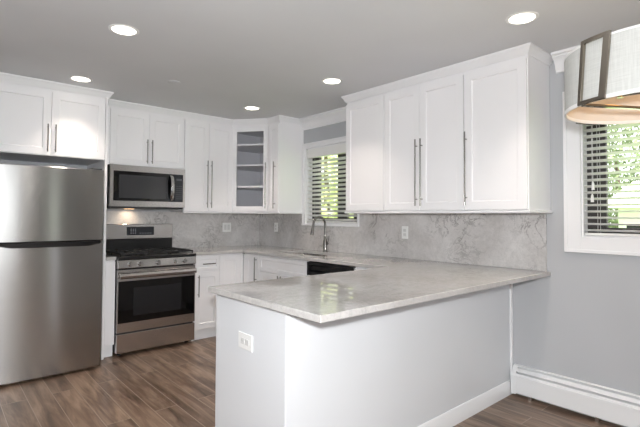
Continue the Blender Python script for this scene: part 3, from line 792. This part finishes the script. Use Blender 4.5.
# rectangular nickel buckles around the outside
toc = math.atan2(CAM.y-cy, CAM.x-cx)
def ang_for_px(px):
    u = (px-320)/FPX; best = None
    for k in range(0, 3600):
        a_ = 2*pi*k/3600; p = Vector((cx+R_*cos(a_), cy+R_*sin(a_), 0))-Vector((CAM.x, CAM.y, 0))
        f_ = p.dot(F0); q = p.dot(R0)/f_
        if cos(a_-toc) > .30 and (best is None or abs(q-u) < best[0]): best = (abs(q-u), a_)
    return best[1]
a1, a2 = 4.103-.0, 0
aL, aR = ang_for_px(588.5), ang_for_px(611.5)
dA = (aR-aL)
for j in range(4):
    o_ = j*pi/2
    bm = bmesh.new(); wv = .012/R_
    arc(bm, R_+.004, R_+.016, aL+o_-wv, aL+o_+wv*.3, -.004, DH+.008, 3)
    arc(bm, R_+.004, R_+.016, aR+o_-wv, aR+o_+wv, -.004, DH+.008, 3)
    arc(bm, R_+.004, R_+.016, aL+o_, aR+o_, DH-.008, DH+.008, 8); arc(bm, R_+.004, R_+.016, aL+o_, aR+o_, -.004, .010, 8)
    for v in bm.verts: v.co = Matrix.Rotation(dA*.24*(v.co.z/DH-1), 4, 'Z') @ v.co
    fin('frame_buckle', bm, 'frame_nickel', pd, .0015)
for q in range(1):
    am = aL-.02+q*pi/2
    c_, s_ = cos(am), sin(am); bm = B((-R_-.012, R_+.012, -.011, .011, -.012-.003*q, -.002-.003*q+0))
    bmesh.ops.transform(bm, matrix=Matrix.Rotation(am, 4, 'Z'), verts=bm.verts)
    fin('spider_bar', bm, 'frame_nickel', pd, .002)
bm = bmesh.new(); tube(bm, [(0, 0, -.006), (0, 0, H-DZ-.02)], .007, 12); fin('stem', bm, 'frame_nickel', pd, smooth=True)
bm = bmesh.new(); lathe(bm, [(0, H-DZ-.03), (.05, H-DZ-.028), (.062, H-DZ-.01), (.062, H-DZ-.001), (0, H-DZ-.001)], n=32); fin('canopy', bm, 'frame_nickel', pd, smooth=True)
for k in range(3):
    a_ = toc+.5+k*2*pi/3; x, y = .12*cos(a_), .12*sin(a_)
    bm = bmesh.new(); tube(bm, [(0, 0, .07), (x, y, .07)], .006, 8); tube(bm, [(x, y, .06), (x, y, .10)], .014, 12); sk_ = fin('lamp_socket', bm, 'frame_nickel', pd, smooth=True)
    bm = bmesh.new(); lathe(bm, [(0, .10), (.012, .10), (.014, .115), (.028, .14), (.030, .155), (.022, .178), (0, .188)], (x, y, 0), 20); fin('bulb', bm, 'bulb', sk_, smooth=True)
    light('pendant_lamp', 'POINT', (cx+x*1.9, cy+y*1.9, DZ+.14), .10, (1, .74, .46), shadow_soft_size=.03)

# ---------------------------------------------------------------- outdoors
tag(fin('lawn', B((.2, 60, -40, 40, -.5, -.452)), 'grass'), 'green lawn outside the windows', 'lawn')
def tree(label, x, y, h, r, m, seed):
    rnd = random.Random(seed); t = thing('tree', label, 'tree', (x, y, -.45), 0, 'trees outside the windows')
    bm = bmesh.new(); tube(bm, [(0, 0, .004), (0, 0, .3), (.05, .02, h*.3), (0, .05, h*.6)], [.17, .16, .12, .06], 10); fin('trunk', bm, 'bark', t, smooth=True)
    bm = bmesh.new()
    for k in range(6500):
        u = rnd.uniform(-1, 1); a_ = rnd.uniform(0, 2*pi); rr_ = r*(.35+.65*rnd.random()**.5)*(1+.18*sin(3*a_+seed)+.15*sin(5*u*2+seed))
        p = Vector((rr_*cos(a_)*math.sqrt(1-u*u), rr_*sin(a_)*math.sqrt(1-u*u), h*.58+u*h*.42))
        s = rnd.uniform(.07, .15); d1 = Vector((rnd.gauss(0, 1), rnd.gauss(0, 1), rnd.gauss(0, 1))).normalized(); d2 = d1.orthogonal().normalized()
        bm.faces.new([bm.verts.new(p+q) for q in (d1*s, d2*s*.6, -d1*s, -d2*s*.6)])
    fin('foliage', bm, m, t)
tree('bright green tree nearest outside the kitchen window', 6.6, 6.0, 6.4, 2.3, 'leaf', 3)
tree('bright green bushy tree farther out behind the nearest tree, seen through the kitchen window', 12.0, 9.6, 8.2, 2.9, 'leaf', 5)
tree('green tree rising behind the pale house outside the dining window', 17.0, .4, 6.6, 2.7, 'leaf2', 8)
tree('green tree farthest to the right behind the pale house outside the dining window', 17.5, -6.2, 6.0, 2.6, 'leaf2', 9)
hs = thing('neighbour_house', 'pale house with grey roof outside the dining window', 'house', (8.6, -4.4, -.45))
fin('wall', B((0, 5, -5, 2.6, 0, 2.0)), 'siding', hs)
bm = bmesh.new(); prx = [(-.4, 1.98), (2.5, 2.75), (5.4, 1.98)]
a = [bm.verts.new((x, -5.3, z)) for x, z in prx]; b = [bm.verts.new((x, 2.9, z)) for x, z in prx]
bm.faces.new(a); bm.faces.new(b[::-1]); 
for k in range(3): bm.faces.new((a[k], a[(k+1) % 3], b[(k+1) % 3], b[k]))
fin('roof', bm, 'roofing', hs)
for y in (2.05, -1.6):
    f_ = fin('window_frame', B((-.04, 0, y-.45, y+.45, .75, 1.65)), 'trim', hs); fin('pane', B((-.05, -.041, y-.38, y+.38, .82, 1.58)), 'oven_window', f_)
